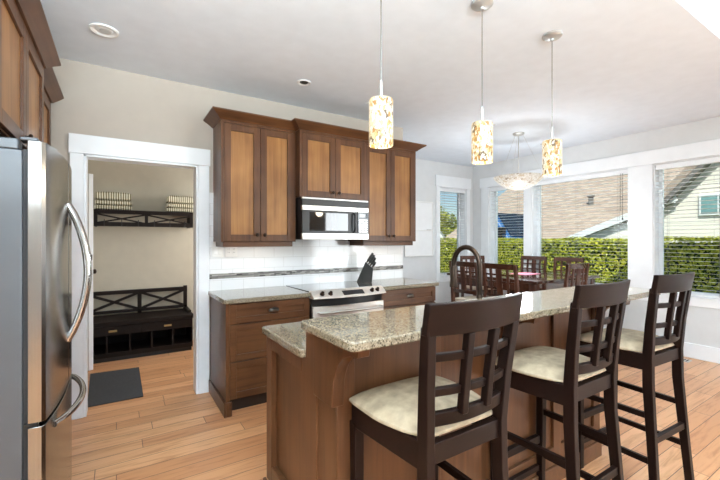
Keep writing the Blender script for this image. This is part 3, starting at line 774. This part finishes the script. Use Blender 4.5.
def make_chair(label, loc, rz):
    t = thing('dining_chair', label, 'chair', loc, rz, 'counter-height chairs around the dining table')
    h = .198
    for sg in (-1, 1):
        B().bar([(sg * (h + .004), -.205, 0), (sg * h, -.175, .35), (sg * h, -.170, .62), (sg * h, -.185, .85), (sg * h, -.215, 1.112)], .034, [.034, .038, .042, .036, .028]).obj('rear_leg', 'cherry', t, .003)
        B().bar([(sg * .18, .16, 0), (sg * .185, .16, .585)], [.03, .038], [.03, .038]).obj('front_leg', 'cherry', t, .003)
    B().box(-.2, .2, .15, .17, .54, .61).box(-.2, .2, -.17, -.15, .54, .61).box(-.205, -.185, -.15, .15, .54, .61).box(.185, .205, -.15, .15, .54, .61).obj('seat_frame', 'cherry_x', t, .002)
    B().box(-.2, .2, -.145, .19, .612, .655).obj('seat', 'cushion', t, .014, 3)
    def rail(z0, z1, y, th, name):
        r = []
        for k in range(9):
            x = -h + 2 * h * k / 8 if name != 'top_rail' else -(h + .017) + 2 * (h + .017) * k / 8
            o = bow(x, h + .02, .018); ys = y - (z0 - .9) * .09
            r.append([(x, ys + o, z0), (x, ys + o - .012 * (z1 - z0) / .07, z1), (x, ys + o - th - .012 * (z1 - z0) / .07, z1), (x, ys + o - th, z0)])
        B().loft(r).obj(name, 'cherry_x', t, .002)
    rail(1.055, 1.115, -.174, .022, 'top_rail'); rail(.735, .775, -.174, .02, 'lower_back_rail')
    rail(.985, 1.005, -.178, .014, 'cross_slat'); rail(.905, .925, -.178, .014, 'cross_slat'); rail(.835, .855, -.178, .014, 'cross_slat')
    for x, w in ((0, .07), (-.105, .028), (.105, .028)):
        o = bow(x, h + .02, .018)
        B().bar([(x, -.177 + o, .77), (x, -.19 + o, .92), (x, -.206 + o, 1.058)], w, .016).obj('upright_slat', 'cherry', t, .002)
    for sg in (-1, 1): B().bar([(sg * .2, -.18, .2), (sg * .182, .16, .2)], .018, .028).obj('side_stretcher', 'cherry', t, .002)
    B().box(-.175, .175, .15, .17, .24, .275).obj('footrest', 'cherry', t, .002)
    return t
ch = make_chair('dining chair on the near side of the table, nearer the right end of the faucet', (3.665, 2.62, 0), -PI / 2)
dup(ch, (3.665, 3.125, 0), -PI / 2, 'dining chair seen straight through the arch of the faucet')
dup(ch, (4.235, 2.41, 0), 0, 'dining chair with its back closest to the right table corner')
dup(ch, (5.33, 3.01, 0), PI / 2, 'window-side dining chair in front of the widest window')
dup(ch, (5.33, 3.56, 0), PI / 2, 'window-side dining chair in front of the post left of the widest window')
dup(ch, (4.78, 3.99, 0), math.radians(162), 'turned dining chair at the far side before the room corner')

# ------------------------------------------------------------------ lights hanging from the ceiling
def make_pendant(label, loc, top, rot):
    t = thing('pendant_light', label, 'pendant lamp', loc, rot, 'shell pendant lamps over the bar')
    B().lathe([(.062, 0), (.062, -.012), (.05, -.022), (.012, -.028), (.012, -.04)], n=28).obj('canopy', 'nickel', t)
    B().tube([(0, 0, -.03), (0, 0, top + .03)], .0026, 8).obj('rod', 'pewter', t)
    B().lathe([(.006, top + .09), (.008, top + .085), (.008, top), (.022, top - .005), (.022, top - .03)], n=16).obj('socket', 'nickel', t)
    s = B(); bt = top - .232
    s.lathe([(.025, top), (.056, top - .003), (.06, top - .01), (.06, bt + .003), (.057, bt), (.057, top - .01), (.025, top - .005)], n=32).obj('shade', 'shell', t)
    B().lathe([(.001, top - .03), (.02, top - .045), (.028, top - .08), (.02, top - .11), (.001, top - .12)], n=14).obj('bulb', 'bulb', t)
    p = B()
    for k in range(3):
        q = 2 * PI * k / 3 + .4
        p.tube([(.02 * math.cos(q), .02 * math.sin(q), top - .018), (.072 * math.cos(q), .072 * math.sin(q), top - .018)], .003, 6)
    p.obj('shade_pin', 'nickel', t)
    return t
PX = [(1.092, 1.515), (1.776, 1.464), (2.448, 1.44)]
make_pendant('shell pendant lamp nearest the camera in front of the wall cabinets', (*PX[0], CZ), -.678, 0)
make_pendant('middle shell pendant lamp between the other two', (*PX[1], CZ), -.693, .8)
make_pendant('shell pendant lamp furthest along the bar in front of the windows', (*PX[2], CZ), -.706, 1.7)
for i, (x, y) in enumerate(PX):
    lamp('pendant_glow', 'POINT', (x, y, 1.76), 2, (1, .85, .62), shadow_soft_size=.05)
t = thing('bowl_chandelier', 'wide shell-chip bowl light hanging over the dining table', 'chandelier', (4.34, 3.0, CZ))
B().lathe([(.07, 0), (.07, -.012), (.055, -.025), (.01, -.03)], n=28).obj('canopy', 'nickel', t)
B().tube([(0, 0, -.02), (0, 0, -.60)], .006, 10).obj('rod', 'nickel', t)
s = B(); pr = []
for k in range(10):
    q = k / 9; pr.append((.01 + .30 * q ** .8, -.73 + .165 * q ** 1.7))
pr2 = [(r - .006, z + .008) for r, z in pr[::-1]]; pr2[0] = (.304, -.565 + .006)
lamp('dining_fill', 'POINT', (4.34, 3.0, CZ - 1.2), 23, (.93, .97, 1), shadow_soft_size=.15)  # added fill in mid-air below the bowl, brightening the dining walls
lamp('chandelier_uplight', 'POINT', (4.34, 3.0, CZ - .52), 3.6, (.95, .98, 1), shadow_soft_size=.2)
s.lathe(pr + pr2[:-1] + [(.006, -.721)], n=40); s.obj('bowl', 'bowl', t)
w = B()
for k in range(3):
    q = 2 * PI * k / 3 + .9
    w.tube([(.295 * math.cos(q), .295 * math.sin(q), -.565), (.052 * math.cos(q), .052 * math.sin(q), -.022)], .0016, 6)
w.obj('suspension_wire', 'nickel', t)
def can(label, loc, dark, k):
    t = thing('recessed_light', label, 'ceiling light', loc, 0, 'recessed lights in the kitchen ceiling')
    B().lathe([(.045, 0), (.083, -.002), (.083, -.008), (.074, -.012), (.055, -.006), (.05, -.003)], n=32).obj('trim_ring', 'plate', t)
    B().lathe([(.052, -.0035), (.05, -.005), (.001, -.006)], n=24).obj('baffle', dark, t)
    B().lathe([(.034, -.006), (.03, -.010), (.001, -.012)], (.008, .004, 0), n=20).obj('lamp_face', 'black' if dark == 'black' else 'nickel', t)
    t.scale = (k, k, 1)
can('white recessed ceiling light nearest the left wall', (-.078, 2.98, CZ), 'plate', 1)
can('dark recessed ceiling light in front of the wall cabinets', (1.36, 3.03, CZ), 'black', .72)

# ------------------------------------------------------------------ mudroom furniture
BX0, BX1 = -.33, .78; cx = (BX0 + BX1) / 2; hw = (BX1 - BX0) / 2
t = thing('mudroom_bench', 'dark storage bench with crossed backrest in the mudroom', 'bench', (cx, 5.3, 0))
yf, yb = 5.08 - 5.3, .27
b = B(); b.box(-hw, hw, yf, yb, .05, .1)
for k in range(6):
    x = -hw + 2 * hw * k / 5; b.box(max(-hw, x - .01), min(hw, x + .01), yf, yb, .1, .29)
b.box(-hw, hw, yb - .012, yb, .1, .29).box(-hw, hw, yf + .02, yb, .29, .405).obj('case', 'mud', t, .002)
B().box(-hw - .01, hw + .01, yf - .015, yb, .405, .45).obj('seat', 'mud', t, .004)
B().box(-hw + .01, hw - .01, yf + .03, yb - .03, 0, .05).obj('plinth', 'black', t)
for s in (-1, 1):
    x0, x1 = (-hw + .004, -.002) if s < 0 else (.002, hw - .004)
    d = B().box(x0, x1, yf, yf + .02, .295, .40).obj('drawer', 'mud', t, .002)
    B().box((x0 + x1) / 2 - .04, (x0 + x1) / 2 + .04, yf - .014, yf, .333, .355).obj('pull', 'brass', d, .003)
b = B()
for x in (-hw, -.02, hw - .045): b.box(x, x + .045, yb - .04, yb - .005, .45, .745 if x > -.1 and x < .1 else .76)
b.box(-hw, hw, yb - .045, yb, .70, .745).box(-hw, hw, yb - .04, yb - .005, .47, .505)
for xa, xb in ((-hw + .045, -.02), (.025, hw - .045)):
    b.bar([(xa, yb - .022, .505), (xb, yb - .022, .70)], .03, .024, Vector((0, 0, 1))).bar([(xa, yb - .018, .70), (xb, yb - .018, .505)], .03, .024, Vector((0, 0, 1)))
b.obj('backrest', 'mud', t, .002)
for s in (-1, 1):
    x = s * (hw - .02); B().box(x - .022, x + .022, yf + .12, yb, .45, .48).obj('arm_rail', 'mud', t, .003)
SX0, SX1 = -.235, .81
t = thing('wall_shelf', 'dark crossed-front wall shelf with coat hooks', 'shelf', ((SX0 + SX1) / 2, 5.62, 1.53))
h = (SX1 - SX0) / 2
B().box(-h, h, -.38, -.001, .165, .192).obj('shelf_board', 'mud', t, .003)
b = B(); b.box(-h, h, -.372, -.35, 0, .05).box(-h, h, -.372, -.35, .145, .165)
for x in (-h, -.0175, h - .035): b.box(x, x + .035, -.372, -.35, .035, .145)
for xa, xb in ((-h + .035, -.0175), (.0175, h - .035)):
    b.bar([(xa, -.362, .04), (xb, -.362, .14)], .018, .012, Vector((0, 0, 1))).bar([(xa, -.358, .14), (xb, -.358, .04)], .018, .012, Vector((0, 0, 1)))
b.obj('front_frame', 'mud', t, .0015)
B().box(-h, -h + .02, -.35, -.001, 0, .165).box(h - .02, h, -.35, -.001, 0, .165).obj('side_bracket', 'mud', t, .002)
for k in range(6):
    x = -h + .1 + (2 * h - .2) * k / 5
    B().tube([(x, -.373, .055), (x, -.395, .05), (x, -.405, .03), (x, -.40, .012), (x, -.385, .008)], .004, 8).tube([(x, -.373, .055), (x, -.39, .065), (x, -.4, .078)], .004, 8).obj('coat_hook', 'black', t)
def pillow(label, c, w, d, hgt, seed, grp):
    rnd = random.Random(seed); n = 12; b = B(); vs = []; fs = []
    for lay in range(2):
        for j in range(n + 1):
            for i in range(n + 1):
                u, v = -1 + 2 * i / n, -1 + 2 * j / n
                e = ((1 - abs(u) ** 5) * (1 - abs(v) ** 5)) ** .5
                vs.append((u * w / 2, v * d / 2, hgt / 2 + (1 if lay else -1) * (hgt / 2) * (.6 + .4 * e) * (1 if lay else 1)))
    K = (n + 1) ** 2
    for j in range(n):
        for i in range(n):
            q = j * (n + 1) + i
            fs.append((q, q + n + 1, q + n + 2, q + 1)); fs.append((K + q, K + q + 1, K + q + n + 2, K + q + n + 1))
    bd = list(range(n + 1)) + [j * (n + 1) + n for j in range(1, n + 1)] + [n * (n + 1) + i for i in range(n - 1, -1, -1)] + [j * (n + 1) for j in range(n - 1, 0, -1)]
    for k in range(len(bd)):
        p, q = bd[k], bd[(k + 1) % len(bd)]; fs.append((p, q, K + q, K + p))
    b._add(vs, fs)
    return tag(b.obj('folded_blanket', 'stripe', loc=c), label, 'blanket', grp)
zs = 1.53 + .1925
for side, x in (('left', -.045), ('right', .70)):
    for k, (nm, hh) in enumerate((('bottom', .06), ('middle', .055), ('top', .10))):
        pillow(f'{nm} striped folded blanket of the {side} stack on the mudroom shelf', (x + (.004 if k == 1 else 0), 5.425, zs + (0, .0605, .116)[k]), .37 - .008 * k, .26, hh, k, 'striped blankets on the mudroom shelf')
# open door leaf
t = struct(bpy.data.objects.new('door_1', None), 'white door leaf standing open in the mudroom', 'door'); COL.objects.link(t)
t.location = (-.2385, 4.83, 0); t.rotation_euler = (0, 0, math.radians(31))
B().box(-.0215, .0215, 0, .72, .012, 2.06).obj('leaf', 'white', t, .002)
for z in (1.035, 1.19): B().box(-.012, .012, -.0015, .004, z - .028, z + .028).obj('latch_plate', 'black', t, .001)
B().lathe([(.026, .0215), (.026, .027), (.011, .029), (.011, .05), (.024, .056), (.026, .07), (.016, .08), (.001, .081)], (0, .06, 1.035), 18, 'X').obj('knob', 'bronze', t)
# mat on the floor
tag(B().prism([(-.215, 3.80), (.185, 3.80), (.187, 4.69), (-.24, 4.72)], 'Z', .0005, .009).obj('door_mat', 'mat', bevel=.003), 'charcoal mat on the floor just inside the doorway', 'mat')

# white board on dining wall
t = thing('wall_board', 'white two-panel board with a middle ledge on the dining wall', 'board', (4.27, YD, 1.56))
B().box(-.312, .312, -.02, -.001, -.46, .46).obj('backing', 'board', t, .004)
b = B()
for x0, x1, z0, z1 in ((-.315, .315, .445, .465), (-.315, .315, -.465, -.445), (-.315, -.297, -.445, .445), (.297, .315, -.445, .445)): b.box(x0, x1, -.028, -.02, z0, z1)
b.obj('frame', 'plate', t, .003)
l = B().box(-.30, .30, -.05, -.02, -.035, -.022).obj('ledge', 'plate', t, .002)
B().box(.16, .26, -.044, -.032, -.0215, -.0095).obj('marker', 'nickel', t, .003)
# floor register by the window wall
t = thing('floor_register', 'small metal floor register below the right-hand window', 'vent', (5.42, 1.72, 0))
B().box(-.06, .06, -.14, .14, .0, .006).obj('frame', 'nickel', t, .002)
b = B()
for k in range(9): b.box(-.045, .045, -.12 + k * .028, -.106 + k * .028, .006, .0075)
b.obj('louvre', 'gasket', t)

# ------------------------------------------------------------------ outside
struct(B().box(5.9, 60, -40, 60, -.5, -.3).obj('ground', 'grass'), 'ground outside the windows', 'ground')
# hedge
HX0, HX1 = 8.2, 9.0
t = thing('hedge', 'long clipped yellow-green hedge outside the windows', 'hedge', (8.6, 6, -.3))
core = B(); core.box(-.33, .33, -9, 9, .05, 1.62).obj('twigs', 'hedge_core', t)
lf = B(); rnd = random.Random(3)
def leaf(c, nrm, s):
    nrm = (nrm + Vector((rnd.gauss(0, .5), rnd.gauss(0, .5), rnd.gauss(0, .5)))).normalized()
    a = nrm.orthogonal().normalized(); a = Matrix.Rotation(rnd.random() * 6.28, 3, nrm) @ a; bb = nrm.cross(a)
    lf._add([c - a * s, c + bb * s * .5 + nrm * s * .15, c + a * s, c - bb * s * .5 + nrm * s * .15], [(0, 1, 2, 3)])
for k in range(30000):
    y = rnd.uniform(-7, 6); w = .05 * math.sin(y * 3.1) + .03 * math.sin(y * 7.7 + 1)
    if rnd.random() < .78: leaf(Vector((-.36 - rnd.random() ** 2 * .09 + w * .6, y, rnd.uniform(.35, 1.68))), Vector((-1, 0, .35)), rnd.uniform(.022, .042))
    else: leaf(Vector((rnd.uniform(-.36, .36), y, 1.64 + w * .5 + rnd.random() * .06)), Vector((-.2, 0, 1)), rnd.uniform(.022, .042))
lo = lf.obj('leaves', 'leaf', t); lo['kind'] = 'stuff'
# neighbour house
f_, s_, c_ = 378., math.sin(YAW), math.cos(YAW)
t = thing('neighbour_house', 'cream house with a brown shingle roof beyond the hedge', 'house', (16, 3, -.3))
ox, oy, oz = -16, -3, .3
def hx_(b, x0, x1, y0, y1, z0, z1): return b.box(x0 + ox, x1 + ox, y0 + oy, y1 + oy, z0 + oz, z1 + oz)
def hp(b, poly, axis, a0, a1):
    sh = {'X': (oy, oz, ox), 'Y': (ox, oz, oy)}[axis]
    return b.prism([(p + sh[0], q + sh[1]) for p, q in poly], axis, a0 + sh[2], a1 + sh[2])
hx_(B(), 13, 24, -7.5, 12.2, -.3, 1.0).obj('long_wall', 'siding', t)
hp(B(), [(12.2, .85), (18.5, 4.38), (24.8, .85), (24.8, .75), (18.5, 4.25), (12.2, .72)], 'Y', -8, 13.2).obj('long_roof', 'shingle', t)
hx_(B(), 12.08, 12.22, -8, 12.95, .7, .88).obj('gutter', 'fascia', t)
for y, x in ((7.6, 15.6), (4.2, 17.2)):
    z = .85 + (x - 12.2) * 3.53 / 6.3
    v = B(); v.lathe([(.09, z - .1), (.09, z + .28), (.13, z + .3), (.13, z + .36), (.02, z + .4)], (x + ox, y + oy, oz), 14); v.obj('roof_vent', 'soffit', t)
# gable wing nearer to us: the wall outline, its low rake and its steep rake
GX = 11.8
wall = [(6.9, 1.25), (6.2, 1.43), (4.06, 2.07), (3.04, 3.19), (.4, 6.1), (-2.3, 3.1), (-2.3, -.3), (6.9, -.3)]
hp(B(), wall, 'X', GX, GX + 4).obj('gable_wall', 'siding', t)
def board(p, q, w0, w1, x0, x1, name, mat):
    p, q = Vector(p), Vector(q); d = (q - p).normalized(); n = Vector((d.y, -d.x))
    if n.y < 0: n = -n
    return hp(B(), [tuple(p + n * w0), tuple(q + n * w0), tuple(q + n * w1), tuple(p + n * w1)], 'X', x0, x1).obj(name, mat, t)

board((6.75, 1.32), (3.70, 2.505), -.17, 0, GX - .17, GX - .12, 'fascia_board', 'fascia')
board((6.75, 1.32), (3.70, 2.505), -.05, -.01, GX - .12, GX + 4, 'porch_roof', 'shingle')
board((6.75, 1.25), (3.75, 2.40), -.10, -.05, GX - .12, GX, 'soffit', 'soffit')
board((4.2, 2.05), (.4, 6.23), .0, .16, GX - .30, GX + 4.5, 'gable_roof', 'shingle')
board((4.2, 2.05), (.4, 6.23), -.10, 0, GX - .28, GX, 'soffit', 'soffit')
board((.4, 6.23), (-2.6, 2.93), .0, .16, GX - .30, GX + 4.5, 'gable_roof', 'shingle')
hw_ = hx_(B(), GX - .05, GX, 2.55, 3.27, 1.95, 2.47).obj('window', 'fascia', t, .01)
for y0, y1 in ((2.60, 2.90), (2.93, 3.22)): hx_(B(), GX - .06, GX - .05, y0, y1, 2.0, 2.42).obj('pane', 'teal', hw_)
hx_(B(), GX - .05, GX, 2.35, 2.6, 3.0, 3.3).obj('gable_vent', 'soffit', t, .01)
# blue pickup parked between hedge and house
t = thing('pickup_truck', 'blue pickup parked behind the hedge with its windscreen showing', 'pickup', (10.35, 8.6, -.3))
B().prism([(-3.1, .4), (-3.15, .9), (-2.98, 1.58), (-1.7, 1.72), (-1.15, 2.5), (.0, 2.5), (.12, 1.6), (2.4, 1.56), (2.45, .4)], 'X', -.85, .85).obj('body', 'blue', t, .05, 3)
B().prism([(-1.52, 1.62), (-1.5, 1.85), (-1.08, 2.40), (-.1, 2.40), (.0, 1.72)], 'X', -.87, -.845).obj('side_window', 'carglass', t)
B().loft([[(x, -1.68, 1.78), (x, -1.21, 2.465), (x, -1.24, 2.49), (x, -1.71, 1.80)] for x in (-.7, .7)]).obj('windscreen', 'carglass', t)
for y in (-2.2, 1.5):
    for x in (-.8, .62): B().lathe([(.1, x), (.34, x), (.36, x + .03), (.36, x + .16), (.34, x + .2), (.1, x + .2)], (0, y, .36), 24, 'X').obj('wheel', 'tyre', t)
B().box(-.9, .9, -3.2, -3.05, .45, .7).obj('bumper', 'black', t, .03)
B().box(-1.05, -.86, -1.65, -1.5, 1.85, 2.05).obj('mirror', 'black', t, .03)
# white car further off
t = thing('delivery_van', 'white van parked far behind the hedge seen through the narrow window', 'van', (15.2, 17.2, -.3), math.radians(40))
B().prism([(-2.6, .35), (-2.65, 1.0), (-1.9, 1.25), (-1.2, 2.25), (2.4, 2.3), (2.5, 2.0), (2.5, .35)], 'X', -.9, .9).obj('body', 'cream_car', t, .06, 3)
B().prism([(-1.65, 1.35), (-1.12, 2.05), (-.2, 2.05), (-.2, 1.35)], 'X', -.915, .915).obj('windows', 'carglass', t)
for y in (-1.7, 1.6):
    for x in (-.86, .68): B().lathe([(.08, x), (.32, x), (.34, x + .03), (.34, x + .15), (.32, x + .18), (.08, x + .18)], (0, y, .34), 20, 'X').obj('wheel', 'tyre', t)
# trees
def tree(label, loc, h, r, seed):
    global lf
    t = thing('garden_tree', label, 'tree', loc, 0, 'trees far beyond the hedge')
    B().tube([(0, 0, 0), (.05, 0, h * .5), (0, .08, h * .8)], [.16, .12, .06], 10).obj('trunk', 'bark', t)
    lf = B(); rr = random.Random(seed); cs = [(Vector((rr.uniform(-.6, .6) * r, rr.uniform(-.6, .6) * r, h * rr.uniform(.55, .95))), r * rr.uniform(.35, .6)) for _ in range(12)]
    for k in range(5200):
        c, q = cs[k % 12]; d = Vector((rr.gauss(0, 1), rr.gauss(0, 1), rr.gauss(0, 1))).normalized()
        leaf(c + d * q * rr.uniform(.75, 1.05), d, rr.uniform(.08, .15))
    lf.obj('crown', 'tree', t)['kind'] = 'stuff'
tree('yellow-green tree rising behind the parked white van', (20.5, 21.5, -.3), 3.4, 2.0, 5)
tree('smaller yellow-green tree left of the tallest tree', (16.0, 22.3, -.3), 3.1, 1.6, 9)
